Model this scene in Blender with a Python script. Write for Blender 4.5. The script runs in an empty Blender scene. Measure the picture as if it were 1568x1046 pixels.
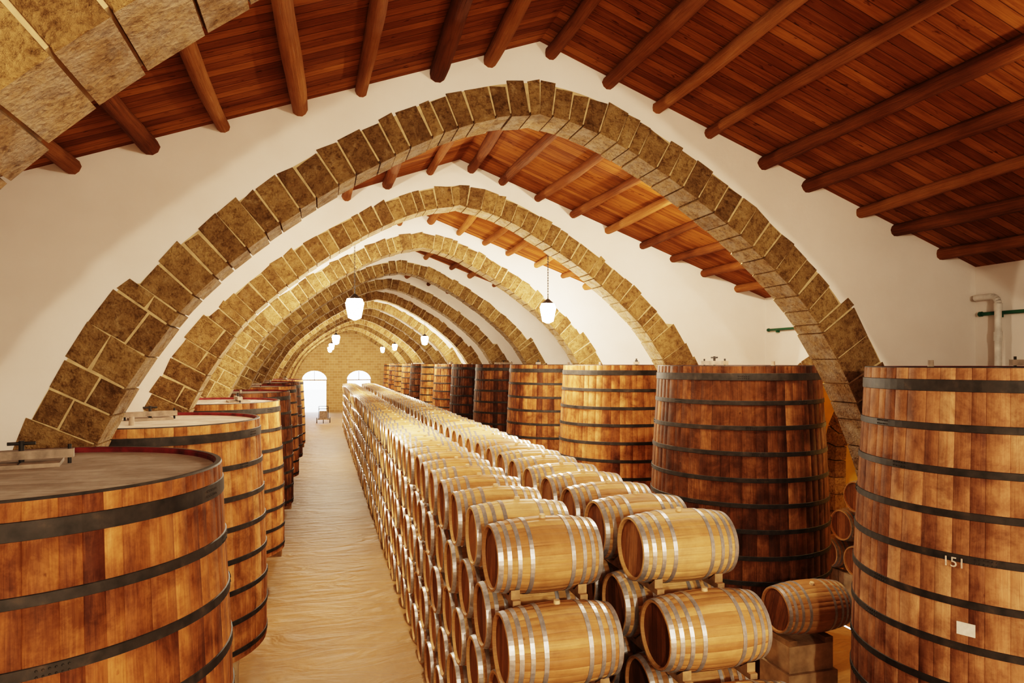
import bpy, math, random
from mathutils import Vector, Matrix
random.seed(7)
pi=math.pi
S=bpy.context.scene
H=4.7; XC=2.41; SP=4.7; Y0=2.75; TH=0.46; XL=XC-6.40; XR=XC+6.40; YB=-7.0; YE=68.5
NA=14
def roofz(x): return H+3.69-0.366*abs(x-XC)

# ---------------------------------------------------------------- materials
def new_mat(name):
    m=bpy.data.materials.new(name); m.use_nodes=True
    nt=m.node_tree; b=nt.nodes['Principled BSDF']
    return m,nt,b
def nd(nt,t,**kw):
    n=nt.nodes.new(t)
    for k,v in kw.items():
        if k.startswith('_'): setattr(n,k[1:],v)
        else:
            s=n.inputs[k]
            if isinstance(v,bpy.types.NodeSocket): nt.links.new(v,s)
            else: s.default_value=v
    return n
def ramp(nt,fac,stops):
    n=nt.nodes.new('ShaderNodeValToRGB'); nt.links.new(fac,n.inputs[0])
    e=n.color_ramp.elements
    while len(e)<len(stops): e.new(0.5)
    for i,(p,c) in enumerate(stops):
        e[i].position=p; e[i].color=(c[0],c[1],c[2],1)
    return n.outputs[0]
def mix(nt,a,b,fac,mode='MIX'):
    n=nt.nodes.new('ShaderNodeMix'); n.data_type='RGBA'; n.blend_type=mode
    for s,v in ((n.inputs[0],fac),(n.inputs[6],a),(n.inputs[7],b)):
        if isinstance(v,bpy.types.NodeSocket): nt.links.new(v,s)
        else: s.default_value=v if not isinstance(v,tuple) else (v[0],v[1],v[2],1)
    return n.outputs[2]
def math_(nt,op,a,b=0.0,c=0.0):
    n=nt.nodes.new('ShaderNodeMath'); n.operation=op
    for s,v in zip(n.inputs,(a,b,c)):
        if isinstance(v,bpy.types.NodeSocket): nt.links.new(v,s)
        else: s.default_value=v
    return n.outputs[0]
def coords(nt,kind='Object',scale=(1,1,1)):
    tc=nt.nodes.new('ShaderNodeTexCoord'); mp=nt.nodes.new('ShaderNodeMapping')
    mp.inputs['Scale'].default_value=scale
    nt.links.new(tc.outputs[kind],mp.inputs[0]); return mp.outputs[0]
def noise(nt,vec,scale,detail=4.0,rough=0.55,dist=0.0):
    n=nd(nt,'ShaderNodeTexNoise',Vector=vec,Scale=scale,Detail=float(detail),Roughness=rough,Distortion=dist)
    return n.outputs['Fac']
def bump(nt,b,h,strength,dist=0.02):
    n=nd(nt,'ShaderNodeBump',Height=h,Strength=strength,Distance=dist)
    nt.links.new(n.outputs[0],b.inputs['Normal'])
def attr(nt,name='rnd'):
    n=nt.nodes.new('ShaderNodeAttribute'); n.attribute_name=name; return n.outputs['Fac']
def objrnd(nt):
    return nt.nodes.new('ShaderNodeObjectInfo').outputs['Random']

def m_wood_uv(name,stops,rough=0.6,dark=0.5,objvar=0.25,rndw=0.6,spec=0.2,stain=0.0):
    """UV: u across stave, v along stave (metres)"""
    m,nt,b=new_mat(name)
    v=coords(nt,'UV',(28,1.6,1))
    g=noise(nt,v,1.5,6,0.65,0.4)
    v2=coords(nt,'UV',(2.2,1.1,1)); bl=noise(nt,v2,1.6,5,0.65)
    f=math_(nt,'ADD',math_(nt,'MULTIPLY',attr(nt),rndw),math_(nt,'MULTIPLY',g,0.55))
    f=math_(nt,'ADD',f,math_(nt,'MULTIPLY',math_(nt,'SUBTRACT',bl,0.5),0.9))
    f=math_(nt,'ADD',f,math_(nt,'MULTIPLY',math_(nt,'SUBTRACT',objrnd(nt),0.5),objvar))
    f=math_(nt,'SUBTRACT',f,0.08)
    c=ramp(nt,f,stops)
    v3=coords(nt,'UV',(60,0.9,1)); st=noise(nt,v3,2.0,3,0.6)
    sf=ramp(nt,st,[(0.28,(0.35,0.3,0.25)),(0.45,(1,1,1))])
    c=mix(nt,c,sf,dark,'MULTIPLY')
    if stain>0:
        ob=coords(nt); sn=noise(nt,ob,2.6,7,0.72,0.3); kn=noise(nt,coords(nt,'UV',(7,4,1)),2.0,3,0.5)
        sm=ramp(nt,sn,[(0.38,(0.30,0.24,0.20)),(0.60,(1,1,1))])
        c=mix(nt,c,sm,stain,'MULTIPLY')
        km=ramp(nt,kn,[(0.22,(0.25,0.18,0.14)),(0.30,(1,1,1))])
        c=mix(nt,c,km,0.8,'MULTIPLY')
    nt.links.new(c,b.inputs['Base Color'])
    rr=ramp(nt,bl,[(0.3,(rough-.12,)*3),(0.7,(rough+.15,)*3)])
    nt.links.new(rr,b.inputs['Roughness'])
    b.inputs['Specular IOR Level'].default_value=spec
    bump(nt,b,g,0.4,0.006)
    return m
M={}
M['vat']=m_wood_uv('vat_oak',[(0.12,(0.085,0.028,0.011)),(0.36,(0.235,0.090,0.030)),(0.62,(0.43,0.19,0.066)),(0.95,(0.62,0.34,0.14))],0.66,stain=0.85,spec=0.15)
M['vat_pale']=m_wood_uv('vat_oak_pale',[(0.12,(0.11,0.042,0.021)),(0.36,(0.25,0.115,0.053)),(0.62,(0.40,0.20,0.098)),(0.95,(0.56,0.33,0.175))],0.68,stain=0.8,spec=0.15)
M['vat_dark']=m_wood_uv('vat_oak_dark',[(0.12,(0.028,0.011,0.005)),(0.40,(0.078,0.029,0.011)),(0.66,(0.165,0.067,0.024)),(0.95,(0.38,0.18,0.07))],0.6,stain=0.85,spec=0.15)
M['barrel']=m_wood_uv('barrel_oak',[(0.1,(0.37,0.19,0.075)),(0.45,(0.56,0.34,0.145)),(0.9,(0.71,0.48,0.245))],0.55,dark=0.55,objvar=0.55,rndw=0.40,spec=0.22,stain=0.3)
M['barrel_head']=m_wood_uv('barrel_head_oak',[(0.1,(0.12,0.045,0.016)),(0.5,(0.27,0.115,0.04)),(0.9,(0.45,0.22,0.085))],0.6,dark=0.4,objvar=0.4,rndw=0.4,stain=0.4)  # brown head oak, darkened further to paint in shade on the stack side
M['lid']=m_wood_uv('vat_lid_wood',[(0.1,(0.34,0.275,0.225)),(0.5,(0.50,0.42,0.35)),(0.9,(0.62,0.54,0.46))],0.9,dark=0.35,objvar=0.2,rndw=0.2,spec=0.05,stain=0.35)

def m_iron():
    m,nt,b=new_mat('hoop_iron'); v=coords(nt)
    n=noise(nt,v,9,5)
    c=ramp(nt,n,[(0.3,(0.012,0.0115,0.011)),(0.6,(0.030,0.027,0.024)),(0.8,(0.07,0.05,0.036))])
    nt.links.new(c,b.inputs['Base Color']); b.inputs['Metallic'].default_value=0.1
    b.inputs['Specular IOR Level'].default_value=0.25
    b.inputs['Roughness'].default_value=0.6; bump(nt,b,n,0.2,0.004); return m
M['iron']=m_iron()
def m_steel():
    m,nt,b=new_mat('galvanised_hoop'); v=coords(nt)
    n=noise(nt,v,25,3)
    c=ramp(nt,n,[(0.3,(0.34,0.34,0.35)),(0.7,(0.54,0.54,0.55))])
    nt.links.new(c,b.inputs['Base Color']); b.inputs['Metallic'].default_value=0.7
    b.inputs['Roughness'].default_value=0.37; return m
M['steel']=m_steel()
def m_simple(name,col,rough=0.6,metal=0.0,nscale=6,var=0.25,bmp=0.15):
    m,nt,b=new_mat(name); v=coords(nt); n=noise(nt,v,nscale,5)
    lo=tuple(c*(1-var) for c in col); hi=tuple(min(1,c*(1+var)) for c in col)
    c=ramp(nt,n,[(0.3,lo),(0.7,hi)]); nt.links.new(c,b.inputs['Base Color'])
    b.inputs['Roughness'].default_value=rough; b.inputs['Metallic'].default_value=metal
    b.inputs['Specular IOR Level'].default_value=0.3
    if bmp: bump(nt,b,n,bmp,0.01)
    return m
M['red']=m_simple('rim_red_paint',(0.10,0.012,0.012),0.7,0,8,0.6)
M['bung']=m_simple('bung_cork',(0.62,0.44,0.26),0.7,0,20)
M['rackwood']=m_simple('rack_wood',(0.34,0.215,0.11),0.8,0,7,0.4)
M['hatchwood']=m_simple('hatch_wood',(0.24,0.18,0.135),0.7,0,9,0.4)
M['pier']=m_simple('plinth_stone',(0.42,0.30,0.18),0.9,0,5,0.35,0.6)
M['mortar']=m_simple('lime_mortar',(0.46,0.335,0.185),0.95,0,10,0.25,0.3)
M['green']=m_simple('green_pipe_paint',(0.015,0.09,0.045),0.4)
M['grey']=m_simple('grey_pipe_paint',(0.60,0.56,0.51),0.5)
M['yellow']=m_simple('yellow_plaster',(0.80,0.55,0.10),0.9,0,2,0.15)
M['paper']=m_simple('paper_label',(0.66,0.64,0.59),0.7,0,30,0.1)
M['chalk']=m_simple('chalk_paint',(0.55,0.47,0.39),0.8,0,40,0.3)
M['blackmetal']=m_simple('lantern_iron',(0.03,0.03,0.03),0.4,0.5)

def m_stone(name,stops,white=0.0):
    m,nt,b=new_mat(name); v=coords(nt)
    n1=noise(nt,v,3.0,6,0.6); n2=noise(nt,v,20,6,0.75); n4=noise(nt,v,7,6,0.7,0.4)
    f=math_(nt,'ADD',math_(nt,'MULTIPLY',attr(nt),0.4),math_(nt,'MULTIPLY',n1,0.7))
    c=ramp(nt,f,stops)
    pit=ramp(nt,n2,[(0.34,(0.36,0.30,0.25)),(0.52,(1,1,1))])
    c=mix(nt,c,pit,0.85,'MULTIPLY')
    gr=ramp(nt,n4,[(0.35,(0.50,0.46,0.43)),(0.5,(1,1,1)),(0.68,(1.0,1.0,1.0))])
    c=mix(nt,c,gr,0.75,'MULTIPLY')
    lf=ramp(nt,n4,[(0.55,(0,0,0)),(0.70,(0.5,0.5,0.5))])
    c=mix(nt,c,(0.52,0.37,0.20),lf)
    if white>0:
        n3=noise(nt,v,4.5,6,0.7)
        wf=ramp(nt,n3,[(0.44,(0,0,0)),(0.62,(1,1,1))])
        wm=math_(nt,'MULTIPLY',wf,white)
        c=mix(nt,c,(0.55,0.47,0.38),wm)
    nt.links.new(c,b.inputs['Base Color'])
    b.inputs['Roughness'].default_value=0.95; b.inputs['Specular IOR Level'].default_value=0.1
    vo=nd(nt,'ShaderNodeTexVoronoi',Vector=v,Scale=45.0).outputs['Distance']
    hh=math_(nt,'ADD',math_(nt,'ADD',n2,math_(nt,'MULTIPLY',vo,0.4)),n4)
    bump(nt,b,hh,1.0,0.045)
    return m
M['stone']=m_stone('tufa_voussoir',[(0.2,(0.16,0.094,0.040)),(0.45,(0.25,0.153,0.065)),(0.65,(0.35,0.222,0.095)),(0.9,(0.48,0.32,0.14))])
M['soffit']=m_stone('tufa_soffit',[(0.2,(0.26,0.165,0.085)),(0.5,(0.42,0.28,0.145)),(0.9,(0.54,0.385,0.21))],0.5)

def m_plaster():
    m,nt,b=new_mat('white_lime_plaster'); v=coords(nt)
    n=noise(nt,v,0.9,5); n2=noise(nt,v,14,4)
    c=ramp(nt,n,[(0.25,(0.73,0.66,0.60)),(0.7,(0.84,0.775,0.72))])
    nt.links.new(c,b.inputs['Base Color']); b.inputs['Roughness'].default_value=0.95
    b.inputs['Specular IOR Level'].default_value=0.1
    bump(nt,b,n2,0.12,0.02); return m
M['plaster']=m_plaster()

def m_planks():
    m,nt,b=new_mat('ceiling_planks'); tc=nt.nodes.new('ShaderNodeTexCoord')
    sx=nt.nodes.new('ShaderNodeSeparateXYZ'); nt.links.new(tc.outputs['Object'],sx.inputs[0])
    y=math_(nt,'DIVIDE',sx.outputs['Y'],0.125); fr=math_(nt,'FRACT',y); fl=math_(nt,'FLOOR',y)
    wn=nd(nt,'ShaderNodeTexWhiteNoise',_noise_dimensions='1D',W=fl).outputs['Value']
    g=noise(nt,coords(nt,'Object',(1.0,18,1.0)),2.0,6,0.65,0.5)
    bl=noise(nt,coords(nt,'Object',(0.6,1.5,1.0)),1.5,5,0.65,0.5)
    f=math_(nt,'ADD',math_(nt,'MULTIPLY',wn,0.26),math_(nt,'MULTIPLY',g,0.5))
    f=math_(nt,'ADD',f,math_(nt,'MULTIPLY',bl,0.35))
    c=ramp(nt,f,[(0.25,(0.06,0.017,0.004)),(0.5,(0.16,0.053,0.012)),(0.8,(0.37,0.15,0.036))])
    kn=noise(nt,coords(nt,'Object',(3,7,1)),2.5,2,0.5)
    c=mix(nt,c,ramp(nt,kn,[(0.26,(0.3,0.2,0.15)),(0.33,(1,1,1))]),0.8,'MULTIPLY')
    seam=math_(nt,'MINIMUM',fr,math_(nt,'SUBTRACT',1.0,fr))
    sf=ramp(nt,seam,[(0.0,(0.12,0.1,0.1)),(0.05,(1,1,1))])
    c=mix(nt,c,sf,1.0,'MULTIPLY')
    nt.links.new(c,b.inputs['Base Color']); b.inputs['Roughness'].default_value=0.85
    b.inputs['Specular IOR Level'].default_value=0.06
    bump(nt,b,math_(nt,'ADD',math_(nt,'MINIMUM',seam,0.08),math_(nt,'MULTIPLY',g,0.05)),0.8,0.03)
    return m
M['planks']=m_planks()
def m_beam():
    m,nt,b=new_mat('beam_log_wood')
    g=noise(nt,coords(nt,'UV',(30,1.2,1)),1.5,6,0.65,0.5); n=noise(nt,coords(nt),2,5)
    f=math_(nt,'ADD',math_(nt,'MULTIPLY',attr(nt),0.42),math_(nt,'MULTIPLY',g,0.45))
    f=math_(nt,'ADD',f,math_(nt,'MULTIPLY',n,0.3))
    c=ramp(nt,f,[(0.25,(0.070,0.023,0.007)),(0.5,(0.19,0.068,0.018)),(0.78,(0.37,0.165,0.055)),(1.0,(0.56,0.37,0.23))])
    nt.links.new(c,b.inputs['Base Color']); b.inputs['Roughness'].default_value=0.75
    b.inputs['Specular IOR Level'].default_value=0.1
    bump(nt,b,math_(nt,'ADD',g,n),0.9,0.025); return m
M['beam']=m_beam()
def m_floor():
    m,nt,b=new_mat('floor_concrete'); v=coords(nt)
    n=noise(nt,v,0.7,6,0.6); n2=noise(nt,v,9,5,0.7)
    w=noise(nt,coords(nt,'Object',(0.8,2.0,1)),1.1,3,0.5,1.2)
    f=math_(nt,'ADD',math_(nt,'MULTIPLY',n,0.6),math_(nt,'MULTIPLY',n2,0.4))
    c=ramp(nt,f,[(0.3,(0.25,0.135,0.050)),(0.7,(0.40,0.235,0.098))])
    nt.links.new(c,b.inputs['Base Color']); b.inputs['Roughness'].default_value=0.52
    b.inputs['Specular IOR Level'].default_value=0.3
    bump(nt,b,math_(nt,'ADD',w,math_(nt,'MULTIPLY',n2,0.06)),0.8,0.12); return m
M['floor']=m_floor()
def m_emit(name,col,st):
    m,nt,b=new_mat(name); b.inputs['Base Color'].default_value=(1,1,1,1)
    b.inputs['Emission Color'].default_value=(*col,1); b.inputs['Emission Strength'].default_value=st; return m
M['glow']=m_emit('lantern_glass_lit',(1,0.88,0.68),150)
M['ground']=m_simple('courtyard_paving',(0.6,0.6,0.58),0.9)

# ---------------------------------------------------------------- mesh builder
class MB:
    def __init__(s): s.v=[];s.f=[];s.m=[];s.r=[];s.uv=[];s.mats=[];s.sm=[]
    def mi(s,k):
        if k not in s.mats: s.mats.append(k)
        return s.mats.index(k)
    def face(s,pts,mat,r=0.5,uv=None,smooth=False):
        i=len(s.v); s.v+= [tuple(p) for p in pts]; n=len(pts)
        s.f.append(tuple(range(i,i+n))); s.m.append(s.mi(mat)); s.r.append(r); s.sm.append(smooth)
        s.uv.append(uv if uv else [(p[0]+p[1],p[2]) for p in pts])
    def grid(s,P,mat,rf=None,uvf=None,closed=False,smooth=True):
        base=len(s.v); ni=len(P); nj=len(P[0])
        for row in P: s.v+=[tuple(p) for p in row]
        for i in range(ni-1):
            for j in range(nj if closed else nj-1):
                j2=(j+1)%nj
                s.f.append((base+i*nj+j,base+i*nj+j2,base+(i+1)*nj+j2,base+(i+1)*nj+j))
                s.m.append(s.mi(mat)); s.sm.append(smooth)
                s.r.append(rf(i,j) if rf else 0.5)
                s.uv.append([uvf(i,j),uvf(i,j+1),uvf(i+1,j+1),uvf(i+1,j)] if uvf else [(0,0),(1,0),(1,1),(0,1)])
    def box(s,lo,hi,mat,r=0.5,tf=None):
        x0,y0,z0=lo;x1,y1,z1=hi
        P=[(x0,y0,z0),(x1,y0,z0),(x1,y1,z0),(x0,y1,z0),(x0,y0,z1),(x1,y0,z1),(x1,y1,z1),(x0,y1,z1)]
        if tf: P=[tf@Vector(p) for p in P]
        for q in ((0,3,2,1),(4,5,6,7),(0,1,5,4),(1,2,6,5),(2,3,7,6),(3,0,4,7)):
            s.face([P[k] for k in q],mat,r)
    def cyl(s,a,b,ra,rb,mat,n=12,r=0.5,caps=True,smooth=True):
        a=Vector(a);b=Vector(b);d=(b-a).normalized()
        u=d.orthogonal().normalized(); w=d.cross(u); L=(b-a).length
        A=[a+(u*math.cos(t)+w*math.sin(t))*ra for t in [2*pi*k/n for k in range(n)]]
        B=[b+(u*math.cos(t)+w*math.sin(t))*rb for t in [2*pi*k/n for k in range(n)]]
        s.grid([A,B],mat,lambda i,j:r,lambda i,j:(j/n*2*pi*ra,i*L),closed=True,smooth=smooth)
        if caps:
            if ra>0: s.face(A[::-1],mat,r)
            if rb>0: s.face(B,mat,r)
    def mesh(s,name):
        me=bpy.data.meshes.new(name); me.from_pydata(s.v,[],s.f)
        for k in s.mats: me.materials.append(M[k])
        me.polygons.foreach_set('material_index',s.m)
        me.polygons.foreach_set('use_smooth',s.sm)
        a=me.attributes.new('rnd','FLOAT','FACE'); a.data.foreach_set('value',s.r)
        uv=me.uv_layers.new(name='UVMap'); fl=[]
        for q in s.uv:
            for p in q: fl+= [p[0],p[1]]
        uv.data.foreach_set('uv',fl); me.update(); return me
    def obj(s,name,loc=(0,0,0),parent=None):
        return mkobj(name,s.mesh(name),loc,parent)
def mkobj(name,me,loc=(0,0,0),parent=None,rot=(0,0,0)):
    o=bpy.data.objects.new(name,me); S.collection.objects.link(o); o.location=loc; o.rotation_euler=rot
    if parent: o.parent=parent
    return o

# ---------------------------------------------------------------- arch profile
PR=[(0,3.23),(0.6,3.12),(1.3,2.86),(2.35,2.28),(3.3,1.60),(4.0,0.95),(4.5,0.27),(4.9,-0.45),(5.25,-1.25),(5.55,-2.2),(5.8,-3.4),(5.95,-4.7)]
def catmull(P,n=12):
    Q=[None]+P+[(P[-1][0],2*P[-1][1]-P[-2][1])]
    Q[0]=(-P[1][0]*1.0,2*P[0][1]-P[1][1]+0.05)
    out=[]
    for i in range(1,len(Q)-2):
        a,b,c,d=Q[i-1:i+3]
        for k in range(n):
            t=k/n
            out.append(tuple(0.5*((2*b[m])+(-a[m]+c[m])*t+(2*a[m]-5*b[m]+4*c[m]-d[m])*t*t+(-a[m]+3*b[m]-3*c[m]+d[m])*t**3) for m in (0,1)))
    out.append(P[-1]); return out
EX=catmull(PR)
cum=[0]
for a,b in zip(EX,EX[1:]): cum.append(cum[-1]+math.hypot(b[0]-a[0],b[1]-a[1]))
TOT=cum[-1]
def raw(q):
    q=max(0,min(TOT,q))
    for i in range(len(cum)-1):
        if q<=cum[i+1]+1e-9:
            t=(q-cum[i])/(cum[i+1]-cum[i]+1e-12)
            return (EX[i][0]+(EX[i+1][0]-EX[i][0])*t,EX[i][1]+(EX[i+1][1]-EX[i][1])*t)
def at(sd):
    p=raw(sd); e=0.08
    a,b=raw(sd-e),raw(sd+e); tx,tz=b[0]-a[0],b[1]-a[1]; l=math.hypot(tx,tz)
    nrm=(-tz/l,tx/l)
    # outward normal for the right half: (+,+)
    nrm=(abs(nrm[0]),abs(nrm[1]))
    if sd<0.05: nrm=(0,1.0)
    return p,nrm
def depth(z):
    t=max(0,min(1,(3.2-z)/3.6)); return 0.36+0.14*t
ZSTEP=0.80
def build_arch(seed,name):
    rnd=random.Random(seed); b=MB()
    pts=list(EX)
    for sg in (-1,1):
        for yy in (0,TH):
            for a,c in zip(pts,pts[1:]):
                x0,x1=XC+sg*a[0],XC+sg*c[0]
                b.face([(x0,yy,H+a[1]-0.03),(x1,yy,H+c[1]-0.03),(x1,yy,roofz(x1)),(x0,yy,roofz(x0))],'plaster')
            x0,x1=XC+sg*5.95,XC+sg*6.40
            b.face([(x0,yy,0),(x1,yy,0),(x1,yy,roofz(x1)),(x0,yy,roofz(x0))],'plaster')
    edges=[0.0]; s_=0
    while s_<TOT:
        p,_=at(s_)
        w=rnd.uniform(0.17,0.29) if p[1]>ZSTEP else rnd.uniform(0.28,0.46)
        s_+=w; edges.append(min(s_,TOT))
    for sg in (-1,1):
        ed=[e if (i==0 or i==len(edges)-1) else e+rnd.uniform(-0.03,0.03) for i,e in enumerate(edges)]
        for e0,e1 in zip(ed,ed[1:]):
            if e1-e0<0.05: continue
            g=0.009
            (p0,n0),(p1,n1)=at(e0+g),at(e1-g)
            if e0==0: p0,n0=at(0)
            zm=(p0[1]+p1[1])/2; below=zm<ZSTEP
            out=(0.12 if below else 0.0)+rnd.uniform(-0.03,0.03)
            dp=depth(zm)+rnd.uniform(0,.018); pr=0.008+rnd.uniform(0,0.010)
            sk0,sk1=rnd.uniform(-.016,.016),rnd.uniform(-.016,.016)
            def P(p,n,off,y,sk=0): return (XC+sg*(p[0]+n[0]*off+n[1]*sk),y,H+p[1]+n[1]*off-n[0]*sk)
            splits=[(-dp,out)]
            if below and rnd.random()<0.45:
                mth=rnd.uniform(-0.3,-0.1); splits=[(-dp,mth-0.01),(mth+0.01,out)]
            for lo,hi in splits:
                r=rnd.random()
                hj=rnd.uniform(-.02,.02)
                F=[P(p0,n0,lo,-pr),P(p1,n1,lo,-pr),P(p1,n1,hi+hj,-pr,sk1),P(p0,n0,hi-hj,-pr,sk0)]
                Bk=[(x,TH+pr,z) for x,_,z in F]
                cx=sum(q[0] for q in F)/4; cz=sum(q[2] for q in F)/4
                def ins(q,y,a):
                    vx,vz=cx-q[0],cz-q[2]; l=math.hypot(vx,vz); return (q[0]+vx/l*a,y,q[2]+vz/l*a)
                F1=[ins(q,-pr-0.006,0.008) for q in F]; B1=[ins(q,TH+pr+.006,.008) for q in F]
                Fi=[ins(q,-pr-0.010,0.03) for q in F]; Bi=[ins(q,TH+pr+.010,.03) for q in F]
                b.face(Fi,'stone',r); b.face(Bi[::-1],'stone',r)
                for k in range(4):
                    k2=(k+1)%4
                    b.face([F[k],F[k2],F1[k2],F1[k]],'stone',r)
                    b.face([F1[k],F1[k2],Fi[k2],Fi[k]],'stone',r)
                    b.face([Bk[k],Bk[k2],B1[k2],B1[k]],'stone',r)
                    b.face([B1[k],B1[k2],Bi[k2],Bi[k]],'stone',r)
                    mt='soffit' if (k==0 and lo==-dp) else 'stone'
                    b.face([F[k],F[k2],Bk[k2],Bk[k]],mt,r)
        prev=None
        n=110
        for i in range(n+1):
            p,nn=at(TOT*i/n); dp=depth(p[1])-0.022; o=0.1 if p[1]<ZSTEP-.06 else -0.01
            cur=[(XC+sg*(p[0]-nn[0]*dp),H+p[1]-nn[1]*dp),(XC+sg*(p[0]+nn[0]*o),H+p[1]+nn[1]*o)]
            if prev:
                (a0,a1),(c0,c1)=prev,cur
                for yy in (-0.010,TH+0.010):
                    b.face([(a0[0],yy,a0[1]),(c0[0],yy,c0[1]),(c1[0],yy,c1[1]),(a1[0],yy,a1[1])],'mortar')
                b.face([(a0[0],-0.010,a0[1]),(c0[0],-0.010,c0[1]),(c0[0],TH+0.010,c0[1]),(a0[0],TH+0.010,a0[1])],'mortar')
            prev=cur
    return b.mesh(name)
arch_me=[build_arch(s,'stone_arch_mesh_%d'%s) for s in (1,2,3)]
ARY=[Y0+SP*i for i in range(-1,NA)]; ARY[1]-=0.1
for i,y in enumerate(ARY): mkobj('stone_arch',arch_me[i%3],(0,y,0))

# ---------------------------------------------------------------- shell
b=MB(); b.face([(XL-0.2,YB,0),(XR+0.2,YB,0),(XR+0.2,YE,0),(XL-0.2,YE,0)],'floor'); b.obj('floor')
b=MB()
for x in (XL-0.3,XR+0.3):
    P=[(XC,YB,roofz(XC)),(x,YB,roofz(x)),(x,YE,roofz(x)),(XC,YE,roofz(XC))]
    b.face(P,'planks')
    b.face([(p[0],p[1],p[2]+0.06) for p in P],'planks')
b.obj('ceiling')
b=MB(); zt=roofz(XL)
b.box((XL-0.25,YB,0),(XL,YE,zt+0.02),'plaster'); b.obj('wall_left')
def stone_ring(b,x,x1,oc,oz,r0y,r0z,th,n=18,legs=True,seed=1):
    rn=random.Random(seed)
    for k in range(n):
        t0,t1=pi*(1-k/n)-.01,pi*(1-(k+1)/n)+.01
        Q=[(oc+(r0y+d)*math.cos(t),oz+(r0z+d)*math.sin(t)) for t,d in ((t0,0),(t1,0),(t1,th),(t0,th))]
        r=rn.random()
        b.face([(x,q[0],q[1]) for q in Q],'stone',r)
        for a in range(4):
            q,p=Q[a],Q[(a+1)%4]; b.face([(x,q[0],q[1]),(x,p[0],p[1]),(x1,p[0],p[1]),(x1,q[0],q[1])],'stone',r)
    if legs:
        for sg in (-1,1):
            m_=int(oz/0.35)
            for k in range(m_):
                ya,yb=sorted((oc+sg*r0y,oc+sg*(r0y+th)))
                b.box((x,ya,k*oz/m_+0.008),(x1,yb,(k+1)*oz/m_-0.008),'stone',rn.random())
b=MB(); oc,ow,oz=10.1,1.55,3.15; oh=1.5
zt=roofz(XR)+0.02
b.box((XR,YB,0),(XR+0.25,oc-ow,zt),'plaster'); b.box((XR,oc+ow,0),(XR+0.25,YE,zt),'plaster')
n=24
for k in range(n):
    t0,t1=pi*(1-k/n),pi*(1-(k+1)/n)
    y0,y1=oc+ow*math.cos(t0),oc+ow*math.cos(t1); z0,z1=oz+oh*math.sin(t0),oz+oh*math.sin(t1)
    for x in (XR,XR+0.25): b.face([(x,y0,z0),(x,y1,z1),(x,y1,zt),(x,y0,zt)],'plaster')
    b.face([(XR,y0,z0),(XR,y1,z1),(XR+0.25,y1,z1),(XR+0.25,y0,z0)],'plaster')
stone_ring(b,XR-0.03,XR+0.02,oc,oz,ow,oh,0.32)
b.obj('wall_right')
X2=XR+3.6; X1=XR+.25
b=MB(); b.face([(X1,7.4,0),(X2,7.4,0),(X2,15,0),(X1,15,0)],'floor'); b.obj('floor_side_cellar')
b=MB(); b.box((X2,7.4,0),(X2+.1,15,5.4),'yellow'); b.obj('wall_cellar_rear')
b=MB(); b.box((X1,7.3,0),(X2,7.4,5.4),'yellow'); b.obj('wall_cellar_near')
b=MB(); b.box((X1,15,0),(X2,15.1,5.4),'yellow'); b.obj('wall_cellar_far')
b=MB(); b.box((X1,7.4,5.4),(X2,15,5.5),'yellow'); b.obj('ceiling_side_cellar')
b=MB(); stone_ring(b,XR+2.9,XR+3.2,12.2,2.4,1.3,1.5,0.4,14,True,4); b.obj('cellar_stone_arch')
b=MB()
b.box((XL-.2,YB-.25,0),(XR+.2,YB,roofz(XC)+.1),'plaster'); b.obj('wall_back')
b=MB(); doors=[(-0.65,1.15),(3.55,1.15)]; spring=3.1
def gable(x0,x1,zlo0,zlo1,r=0.5):
    xs=[x0,x1] if not (x0<XC<x1) else [x0,XC,x1]
    for a,c in zip(xs,xs[1:]):
        f=lambda x: zlo0+(zlo1-zlo0)*(x-x0)/(x1-x0)
        b.face([(a,YE,f(a)),(c,YE,f(c)),(c,YE,roofz(c)),(a,YE,roofz(a))],'endstone',r)
m_,nt_,b_=new_mat('end_wall_ashlar')
v_=nt_.nodes.new('ShaderNodeTexCoord'); mp=nt_.nodes.new('ShaderNodeMapping'); mp.inputs['Rotation'].default_value=(-pi/2,0,0)
nt_.links.new(v_.outputs['Object'],mp.inputs[0])
br=nd(nt_,'ShaderNodeTexBrick',Vector=mp.outputs[0],Scale=1.0,Color1=(0.38,0.23,0.10,1),Color2=(0.50,0.32,0.15,1),Mortar=(0.56,0.42,0.25,1))
br.inputs['Brick Width'].default_value=0.5; br.inputs['Row Height'].default_value=0.25; br.inputs['Mortar Size'].default_value=0.015
nt_.links.new(br.outputs[0],b_.inputs['Base Color']); b_.inputs['Roughness'].default_value=0.95
M['endstone']=m_
xs=XL-0.2
for cx,hw in doors:
    gable(xs,cx-hw,0,0)
    for k in range(12):
        t0,t1=pi*(1-k/12),pi*(1-(k+1)/12)
        xa,xb=cx+hw*math.cos(t0),cx+hw*math.cos(t1); za,zb=spring+0.9*math.sin(t0),spring+0.9*math.sin(t1)
        gable(xa,xb,za,zb)
        b.face([(xa,YE,za),(xb,YE,zb),(xb,YE+.5,zb),(xa,YE+.5,za)],'plaster')
    for sx in (-hw,hw): b.face([(cx+sx,YE,0),(cx+sx,YE+.5,0),(cx+sx,YE+.5,spring),(cx+sx,YE,spring)],'plaster')
    xs=cx+hw
gable(xs,XR+0.2,0,0); b.obj('wall_front')
for cx,hw in doors:
    b=MB()
    for sx in (-1,1): b.box((cx+sx*hw-0.05,YE+.1,0),(cx+sx*hw+0.05,YE+.2,spring),'rackwood')
    b.box((cx-hw,YE+.1,spring-.05),(cx+hw,YE+.2,spring+.05),'rackwood')
    b.box((cx-0.03,YE+.1,spring),(cx+0.03,YE+.2,spring+.88),'rackwood')
    b.obj('door_frame')
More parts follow.
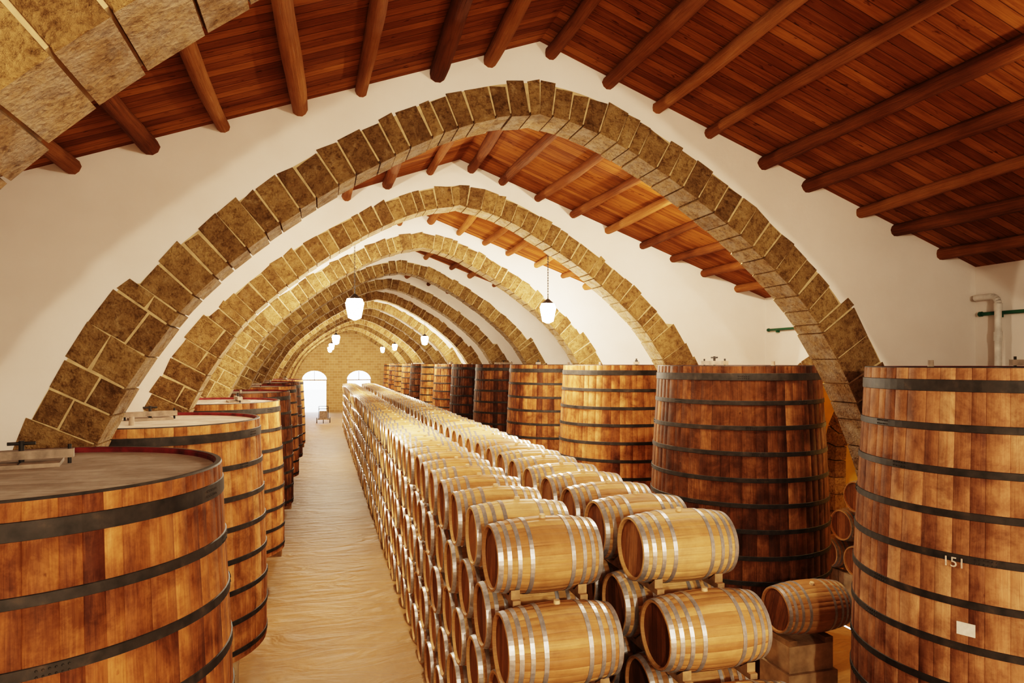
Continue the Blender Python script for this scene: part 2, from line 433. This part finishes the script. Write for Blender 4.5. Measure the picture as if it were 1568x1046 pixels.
b=MB(); b.face([(-30,YE,-0.02),(40,YE,-0.02),(40,YE+60,-0.02),(-30,YE+60,-0.02)],'ground'); b.obj('courtyard_ground')
b=MB()
b.box((-.45,-.3,.28),(.45,.3,.34),'rackwood')
for sx in (-.5,.5): b.cyl((sx-.03,0,.22),(sx+.03,0,.22),.22,.22,'iron',18)
for sx in (-.35,.35):
    b.cyl((sx,-.28,.3),(sx,-.5,1.35),.025,.025,'iron',8); b.cyl((sx,.28,.3),(sx,.28,1.1),.025,.025,'iron',8)
b.cyl((-.35,-.5,1.35),(.35,-.5,1.35),.025,.025,'iron',8); b.cyl((-.35,.28,1.1),(.35,.28,1.1),.025,.025,'iron',8)
b.cyl((0,-.28,0),(0,-.28,.28),.03,.03,'iron',8)
b.box((-.3,-.2,.34),(.3,.2,.95),'hatchwood')
b.obj('hand_cart',(0.15,56,0))

# beams
b=MB(); rb=random.Random(11)
offs=[0.13+0.7*k for k in range(-10,10) if abs(0.13+0.7*k)<6.25]
ys=[YB]+ARY+[YE]
for y0,y1 in zip(ys,ys[1:]):
    for o in offs:
        R=rb.uniform(0.070,0.095); x=XC+o+rb.uniform(-.05,.05); x2=x+rb.uniform(-.06,.06); r=rb.random()**1.6
        ph=rb.uniform(0,6); nj=10; rows=[]; ni=14
        ya=y0+0.1; yb=y1+0.2
        for i in range(ni):
            t=i/(ni-1); cx=x+(x2-x)*t+0.022*math.sin(ph+6*t); cz=roofz(cx)-R*0.85+0.01*math.sin(ph*2+7*t)
            rr=R*(1+0.08*math.sin(ph*3+11*t)+rb.uniform(-.04,.04))
            rows.append([(cx+rr*math.cos(2*pi*j/nj)*(1+.07*math.sin(3*j+ph)),ya+(yb-ya)*t,cz+rr*math.sin(2*pi*j/nj)) for j in range(nj)])
        b.grid(rows,'beam',lambda i,j:r,lambda i,j:(j/nj*0.55+o*3.1,i/13*(y1-y0)+y0),closed=True)
        b.face(rows[0],'beam',r); b.face(rows[-1],'beam',r)
b.obj('ceiling_beams')

# ---------------------------------------------------------------- vats
def build_vat(name,seed,zb,ztop,rb,rt,wood,pitch=0.385):
    rn=random.Random(seed); b=MB()
    ns=56; hv=ztop-zb
    def rad(t): return rb+(rt-rb)*t+0.03*math.sin(pi*min(1,t*1.1))
    nh=int(round((hv-.2)/pitch))+1; hoopz=[]
    for k in range(nh): hoopz.append(0.10+(hv-0.16-0.10)*k/(nh-1))
    tz=[0.0]+[z for z in hoopz[1:-1]]+[hv]
    w=[rn.uniform(0.7,1.35) for _ in range(ns)]; tw=sum(w); acc=[0]
    for q in w: acc.append(acc[-1]+q/tw*2*pi)
    ang=[];kind=[]
    for k in range(ns):
        a0,a1=acc[k],acc[k+1]; e=0.0045
        ang+= [a0,a0+e,(a0+a1)/2,a1-e]; kind+=[1,0,0,0]
    nj=len(ang)
    sr=[rn.random() for _ in range(ns)]; cr={}
    P=[[((rad(z/hv)-(0.006 if kd else 0))*math.cos(a),(rad(z/hv)-(0.006 if kd else 0))*math.sin(a),zb+z) for a,kd in zip(ang,kind)] for z in tz]
    def rf(i,j):
        k=j//4; key=(k,i)
        if key not in cr: cr[key]=rn.random()
        return min(1,sr[k]*0.58+cr[key]*0.42)
    for k in range(ns):
        sub=[[row[(4*k+q)%nj] for q in range(5)] for row in P]
        vv=rn.uniform(0,30)
        b.grid(sub,wood,lambda i,j,k=k:rf(i,4*k+j),lambda i,j,k=k,vv=vv:((ang[(4*k+j)%nj]+(2*pi if 4*k+j>=nj else 0))*rb,tz[i]+vv),smooth=True)
    for q,z in enumerate(hoopz):
        hh=0.034 if q<nh-1 else 0.055; nseg=96
        rr=lambda zz: rad(zz/hv)
        prof=[(rr(z-hh)+0.001,z-hh),(rr(z-hh)+0.010,z-hh+0.004),(rr(z+hh)+0.010,z+hh-0.004),(rr(z+hh)+0.001,z+hh)]
        wob=rn.uniform(0,6)
        b.grid([[ (r_*math.cos(2*pi*j/nseg),r_*math.sin(2*pi*j/nseg),zb+z_+(0.008*math.sin(2*pi*j/nseg+wob) if q<nh-1 else 0)) for j in range(nseg)] for r_,z_ in prof],'iron',closed=True,smooth=False)
        a0=rn.uniform(0,2*pi)
        for da in [c+k*.022 for c in (0,1.3,2.9,4.4) for k in range(6)]:
            a=a0+da; rv=rad(z/hv)+0.010
            for dz in (-0.017,0.017):
                b.cyl((rv*math.cos(a),rv*math.sin(a),zb+z+dz),((rv+.007)*math.cos(a),(rv+.007)*math.sin(a),zb+z+dz),0.008,0.005,'iron',6)
    nseg=96; ro=rad(1); ri=ro-0.055
    def ring(pr,mat): b.grid([[(r_*math.cos(2*pi*j/nseg),r_*math.sin(2*pi*j/nseg),zb+z_) for j in range(nseg)] for r_,z_ in pr],mat,closed=True,smooth=False)
    ring([(ro,hv),(ro-0.006,hv+0.012),(ri+0.014,hv+0.012)],'iron'); ring([(ri+.014,hv+.012),(ri,hv-0.005),(ri,hv-0.07)],'red')
    zl=zb+hv-0.032; x=-ri
    while x<ri-1e-3:
        x1=min(ri,x+rn.uniform(0.14,0.2)); r=rn.random()
        g=0.002; pts=[]
        for s_ in range(7):
            xx=x+g+(x1-x-2*g)*s_/6; pts.append((xx,-math.sqrt(max(0,ri*ri-xx*xx)),zl))
        pts2=[(p[0],-p[1],zl) for p in pts][::-1]
        pp=pts+pts2; vv=rn.uniform(0,20)
        b.face(pp,'lid',r,[(p[0],p[1]+vv) for p in pp]); x=x1
    b.face([(ri*math.cos(2*pi*j/48),ri*math.sin(2*pi*j/48),zl-0.012) for j in range(48)],'iron')
    b.face([((rb-.02)*math.cos(2*pi*j/48),(rb-.02)*math.sin(2*pi*j/48),zb+0.05) for j in range(48)],wood)
    T=Matrix.Translation((0.52,0.15,zl))@Matrix.Rotation(rn.uniform(-.4,.4),4,'Z')
    b.box((-0.20,-0.26,0),(0.20,0.26,0.03),'hatchwood',tf=T)
    b.box((-0.19,-0.005,0.03),(0.19,0.005,0.034),'iron',tf=T)
    b.box((-0.045,-0.34,0.05),(0.045,0.34,0.115),'hatchwood',tf=T)
    for sy in (-0.31,0.31): b.cyl(T@Vector((0,sy,0)),T@Vector((0,sy,0.15)),0.014,0.014,'iron',8)
    b.cyl(T@Vector((0,0,0.03)),T@Vector((0,0,0.19)),0.02,0.02,'iron',8)
    b.cyl(T@Vector((0,-0.09,0.17)),T@Vector((0,0.09,0.17)),0.013,0.013,'iron',8)
    b.cyl(T@Vector((-0.85,0.35,0)),T@Vector((-0.85,0.35,0.11)),0.035,0.03,'hatchwood',10)
    for yy in (-0.8,0,0.8):
        hx=math.sqrt(rb*rb-yy*yy)-0.05
        b.box((-hx,yy-0.09,zb-0.2),(hx,yy+0.09,zb+0.05),'rackwood')
    for px in (-0.85,0.85):
        for py in (-0.8,0,0.8):
            px2=px*0.75 if abs(px)+abs(py)>1.6 else px
            for kz in range(3):
                h=(zb-0.2)/3; j=rn.uniform(-.03,.03)
                b.box((px2-0.2+j,py-0.17+j,kz*h+0.004),(px2+0.2+j,py+0.17+j,(kz+1)*h-0.004),'pier',rn.random())
    return b.mesh(name)
ZB=0.98
vL=[build_vat('vat_left_mesh_%d'%k,20+k,ZB,3.95,1.42,1.33,'vat') for k in range(2)]
vR=[build_vat('vat_right_mesh_%d'%k,40+k,ZB,4.66,1.44,1.30,'vat') for k in range(2)]
vRp=build_vat('vat_right_pale_mesh',44,ZB,4.66,1.44,1.30,'vat_pale')
vRd=build_vat('vat_right_dark_mesh',55,ZB,4.66,1.44,1.30,'vat_dark')
vLd=build_vat('vat_left_dark_mesh',56,ZB,3.95,1.42,1.33,'vat_dark')
for i in range(0,13):
    y=5.3+SP*i
    rz=[0,pi,0,pi,pi/2][i%5]
    me=vRp if i==0 else (vRd if i in (1,4,5,8) else vR[i%2])
    mkobj('wooden_wine_vat',me,(6.70,y,0),rot=(0,0,rz))
for i in range(0,7):
    y=5.3+SP*i+(0.22 if i==0 else 0)
    me=vLd if i in (3,5) else vL[i%2]
    mkobj('wooden_wine_vat',me,(-2.06 if i==0 else -2.15,y,0),rot=(0,0,[pi*0.5,pi/2,0,pi][i%4]))

def on_vat(ang,z,off=0.02):
    t=(z-ZB)/(4.66-ZB); r=1.44-0.14*t+0.03*math.sin(pi*min(1,t*1.1))+off
    return Vector((6.70+r*math.cos(ang),5.3+r*math.sin(ang),z))
def deco(txt,ang,z,size):
    cu=bpy.data.curves.new('vat_number','FONT'); cu.body=txt; cu.size=size; cu.extrude=0.001; cu.align_x='CENTER'
    o=bpy.data.objects.new('vat_number',cu); S.collection.objects.link(o)
    o.location=on_vat(ang,z,0.012); o.rotation_euler=(pi/2,0,ang+pi/2); cu.materials.append(M['chalk'])
    bpy.context.view_layer.update()
    dg=bpy.context.evaluated_depsgraph_get(); me=bpy.data.meshes.new_from_object(o.evaluated_get(dg))
    mw=o.matrix_world.copy(); bpy.data.objects.remove(o)
    p=bpy.data.objects.new('vat_number',me); S.collection.objects.link(p); p.matrix_world=mw
deco('151',math.radians(202),2.90,0.125)
b=MB(); T=Matrix.Rotation(math.radians(206)+pi/2,4,'Z')
b.box((-0.07,-0.004,-0.055),(0.07,0.004,0.055),'paper',tf=T); b.obj('paper_label',on_vat(math.radians(206),2.38,0.008))

# ---------------------------------------------------------------- barrels
def build_barrel(name,seed):
    rn=random.Random(seed); b=MB(); L=0.98; ns=26; R0=0.288; R1=0.340
    def rad(x): return R0+(R1-R0)*(1-(2*abs(x)/L)**2.0)
    xs=[-L/2+L*i/14 for i in range(15)]
    w=[rn.uniform(.7,1.3) for _ in range(ns)]; tw=sum(w); acc=[0]
    for q in w: acc.append(acc[-1]+q/tw*2*pi)
    for k in range(ns):
        a0,a1=acc[k],acc[k+1]; e=0.012
        aa=[a0,a0+e,(a0+a1)/2,a1-e,a1]; rr=[-0.0025,0,0.0005,0,-0.0025]; r=rn.random(); vv=rn.uniform(0,20)
        b.grid([[(x,(rad(x)+d)*math.cos(a),(rad(x)+d)*math.sin(a)) for a,d in zip(aa,rr)] for x in xs],'barrel',lambda i,j:r,
               lambda i,j:(aa[j]*0.32,xs[i]+vv),smooth=True)
    nseg=52
    def ring(prof,mat,sm=False): b.grid([[(x,r_*math.cos(2*pi*j/nseg),r_*math.sin(2*pi*j/nseg)) for j in range(nseg)] for r_,x in prof],mat,lambda i,j:.5,lambda i,j:(j*.03,i*.03),closed=True,smooth=sm)
    for sg in (-1,1):
        for c,hw in ((0.464,0.022),(0.388,0.019),(0.300,0.018),(0.190,0.019)):
            x0,x1=sg*(c-hw),sg*(c+hw)
            ring([(rad(x0)+.0005,x0),(rad(x0)+.005,x0),(rad(x1)+.005,x1),(rad(x1)+.0005,x1)],'steel')
        xe=sg*L/2
        ring([(rad(xe),xe),(R0-0.018,xe),(R0-0.026,xe-sg*0.03)],'barrel')
        rh=R0-0.024; y=-rh
        while y<rh-1e-3:
            y1=min(rh,y+rn.uniform(.07,.1)); g=.0015; r=rn.random(); pts=[]
            for s_ in range(5):
                yy=y+g+(y1-y-2*g)*s_/4; pts.append((xe-sg*0.03,yy,-math.sqrt(max(0,rh*rh-yy*yy))))
            pp=pts+[(p[0],p[1],-p[2]) for p in pts][::-1]; vv=rn.uniform(0,9)
            b.face(pp,'barrel_head',r,[(p[1],p[2]+vv) for p in pp]); y=y1
        b.face([(xe-sg*.034,rh*math.cos(2*pi*j/24),rh*math.sin(2*pi*j/24)) for j in range(24)],'iron')
    b.cyl((0,0,R1-0.01),(0,0,R1+0.028),0.032,0.027,'bung',12)
    return b.mesh(name)
bm=[build_barrel('barrel_mesh_%d'%k,70+k) for k in range(4)]
stack=bpy.data.objects.new('wine_barrel_stack',None); S.collection.objects.link(stack)
rk=MB(); rnb=random.Random(5)
PY=0.8; cols=[1.44+0.49,2.78+0.49]; NT=5; PZ=0.62; ZT=H-1.40-0.34
nb=0
for ci,cx in enumerate(cols):
    for j in range(NT):
        z=ZT-PZ*j; y=5.95-0.5*j+(0.0 if ci==0 else -0.06)
        ystart=y
        while y<50:
            me=bm[rnb.randrange(4)]; tx=rnb.uniform(-.02,.02); ry=rnb.uniform(-.25,.25) if j else rnb.uniform(-.12,.12)
            nb+=1
            mkobj('barrel_%d'%nb,me,(cx+tx,y,z),stack,(ry,0,rnb.uniform(-.02,.02)+(pi if rnb.random()<.5 else 0)))
            y+=PY
        for sx in (-0.31,0.31):
            zr=z-0.325
            rk.box((cx+sx-0.035,ystart-0.30,zr-0.03),(cx+sx+0.035,50,zr+0.02),'rackwood',rnb.random())
            yy=ystart
            for kk in range(10):
                for q in (-1,1):
                    a=yy+q*0.15; c=yy+q*0.26; zz=zr+0.02
                    w0,w1=cx+sx-0.04,cx+sx+0.04
                    A=[(w0,a,zz),(w0,c,zz),(w0,c,zz+0.08)]; Bq=[(w1,p[1],p[2]) for p in A]
                    rk.face(A,'rackwood');rk.face(Bq,'rackwood')
                    for u in range(3):
                        u2=(u+1)%3; rk.face([A[u],A[u2],Bq[u2],Bq[u]],'rackwood')
                yy+=PY
    for yy in [3.7+1.6*k for k in range(29)]:
        rk.box((cx-0.45,yy,0.0),(cx+0.45,yy+0.12,ZT-PZ*4-0.355),'rackwood',rnb.random())
rk.obj('rack_rails',parent=stack)
b=MB(); rr=random.Random(3)
for kz in range(3):
    j=0.04*kz
    b.box((5.72+j,7.42+j,kz*0.35+.003),(6.55-j,8.1-j,kz*0.35+0.347),'pier',rr.random())
b.box((5.80,7.5,1.05),(5.92,8.02,1.12),'rackwood'); b.box((6.35,7.5,1.05),(6.47,8.02,1.12),'rackwood')
b.obj('stone_plinth')
mkobj('wine_barrel',bm[1],(6.22,7.70,1.13+0.342),rot=(0.3,0,0.0))
cs=bpy.data.objects.new('cellar_barrel_stack',None); S.collection.objects.link(cs)
b=MB()
for x in (10.02,10.58):
    for k in range(6): b.box((x-.06,8.9+k*.5+.01,0),(x+.06,9.4+k*.5-.01,0.57),'pier',k/6)
b.obj('stillage',parent=cs)
for q,(x,y,z) in enumerate(((10.3,9.3,0.91),(10.3,10.05,0.91),(10.3,9.67,1.53),(10.3,10.8,0.91),(10.3,10.42,1.53),(10.3,10.05,2.15),(10.3,11.55,0.91),(10.3,11.17,1.53),(10.3,10.8,2.15))):
    mkobj('barrel_%d'%q,bm[2],(x,y,z),cs)
# pipes
for ya,yb in ((3.4,7.36),(8.0,12.0)):
    b=MB(); b.cyl((XR-0.05,ya,H+0.68),(XR-0.05,yb,H+0.68),0.025,0.025,'green')
    for y in (ya,yb-.05): b.cyl((XR-0.05,y,H+0.68),(XR-0.05,y+.04,H+0.68),0.035,0.035,'green')
    for y in (ya+.4,yb-.3): b.box((XR-0.07,y-.02,H+0.62),(XR-.004,y+.02,H+0.66),'green')
    b.obj('green_water_pipe')
b=MB(); px,py=XR-0.15,7.0; pr_=.042
b.cyl((px,py,0),(px,py,H+0.80),pr_,pr_,'grey',16)
prev=(px,py,H+.80)
for k in range(1,6):
    t=pi/2*k/5; cur=(px,py+0.10*(1-math.cos(t)),H+.80+0.10*math.sin(t)); b.cyl(prev,cur,pr_,pr_,'grey',16); prev=cur
b.cyl(prev,(px,7.33,H+0.90),pr_,pr_,'grey',16)
b.cyl((px,py,H+0.3),(px,py,H+0.42),pr_+.01,pr_+.01,'grey',16); b.cyl((px,py,H+0.70),(px,py,H+0.80),pr_+.01,pr_+.01,'grey',16)
b.obj('grey_drain_pipe')

# ---------------------------------------------------------------- lanterns
def build_lantern():
    b=MB(); n=8; s=1.5
    def P(r,z,k): return (s*r*math.cos(2*pi*k/n),s*r*math.sin(2*pi*k/n),s*z)
    rows=[[P(0.02,-0.17,k) for k in range(n)],[P(0.085,-0.14,k) for k in range(n)],[P(0.125,0.06,k) for k in range(n)],[P(0.10,0.12,k) for k in range(n)]]
    b.grid(rows,'glow',closed=True,smooth=True)
    for k in range(n): b.cyl(P(0.088,-0.145,k),P(0.128,0.065,k),0.003,0.003,'blackmetal',6)
    b.grid([[P(0.105,0.12,k) for k in range(n)],[P(0.05,0.16,k) for k in range(n)],[P(0.03,0.18,k) for k in range(n)],[P(0.0,0.2,k) for k in range(n)]],'blackmetal',closed=True,smooth=False)
    b.cyl((0,0,0.25),(0,0,0.40),0.02,0.01,'blackmetal',8)
    return b
lan=build_lantern().mesh('lantern_mesh')
lz=H+1.15
pairs=[-3.6,14.4,33.2,47.3,57]
WARM=(1.0,0.785,0.555)
for y in pairs:
    for x in (0.66,4.85):
        o=mkobj('hanging_lantern',lan,(x,y,lz))
        c=MB(); top=roofz(x)-lz-0.02; z=0.39; q=0
        while z<top:
            z1=min(top,z+0.06)
            T=Matrix.Translation((0,0,z))@Matrix.Rotation(q*pi/2,4,'Z')
            for sx in (-.012,.012): c.cyl(T@Vector((sx,0,-.01)),T@Vector((sx,0,z1-z+.01)),0.006,0.006,'blackmetal',4,caps=False)
            z=z1;q+=1
        c.obj('chain',parent=o)
        l=bpy.data.lights.new('lantern_light','POINT'); l.energy=600 if y>0 else 1050; l.color=WARM; l.shadow_soft_size=0.09
        lo=bpy.data.objects.new('lantern_light',l); S.collection.objects.link(lo); lo.location=(0,0,-0.36); lo.parent=o
def light(x,y,z,e,col=WARM,size=0.08):
    l=bpy.data.lights.new('unseen_light','POINT'); l.energy=e; l.color=col; l.shadow_soft_size=size
    lo=bpy.data.objects.new('unseen_light',l); S.collection.objects.link(lo); lo.location=(x,y,z)
for i,y in enumerate(ARY):  # unseen fill lights added behind each arch to brighten the bays
    if i in (0,): continue
    e={1:30,2:360,3:170}.get(i,100)
    for sx in (-1,1):
        light(XC+sx*3.0,y+TH+0.45,H+1.95,e*(1.35 if (sx>0 and i==2) else 1))
light(10.9,9.0,4.6,200,(1,0.72,0.32))
w=bpy.data.worlds.new('World'); S.world=w; w.use_nodes=True
bg=w.node_tree.nodes['Background']; bg.inputs[0].default_value=(0.85,0.93,1,1); bg.inputs[1].default_value=7.0

# ---------------------------------------------------------------- camera
cam=bpy.data.cameras.new('Camera'); co=bpy.data.objects.new('Camera',cam); S.collection.objects.link(co)
co.location=(0,0,H); co.rotation_euler=(pi/2,0,-math.radians(15.6)); cam.lens=24; cam.sensor_width=36
cam.shift_y=0.0215; cam.clip_end=300; cam.clip_start=0.05
S.camera=co
S.view_settings.view_transform='Filmic'
S.view_settings.look='High Contrast'
S.view_settings.exposure=0.22
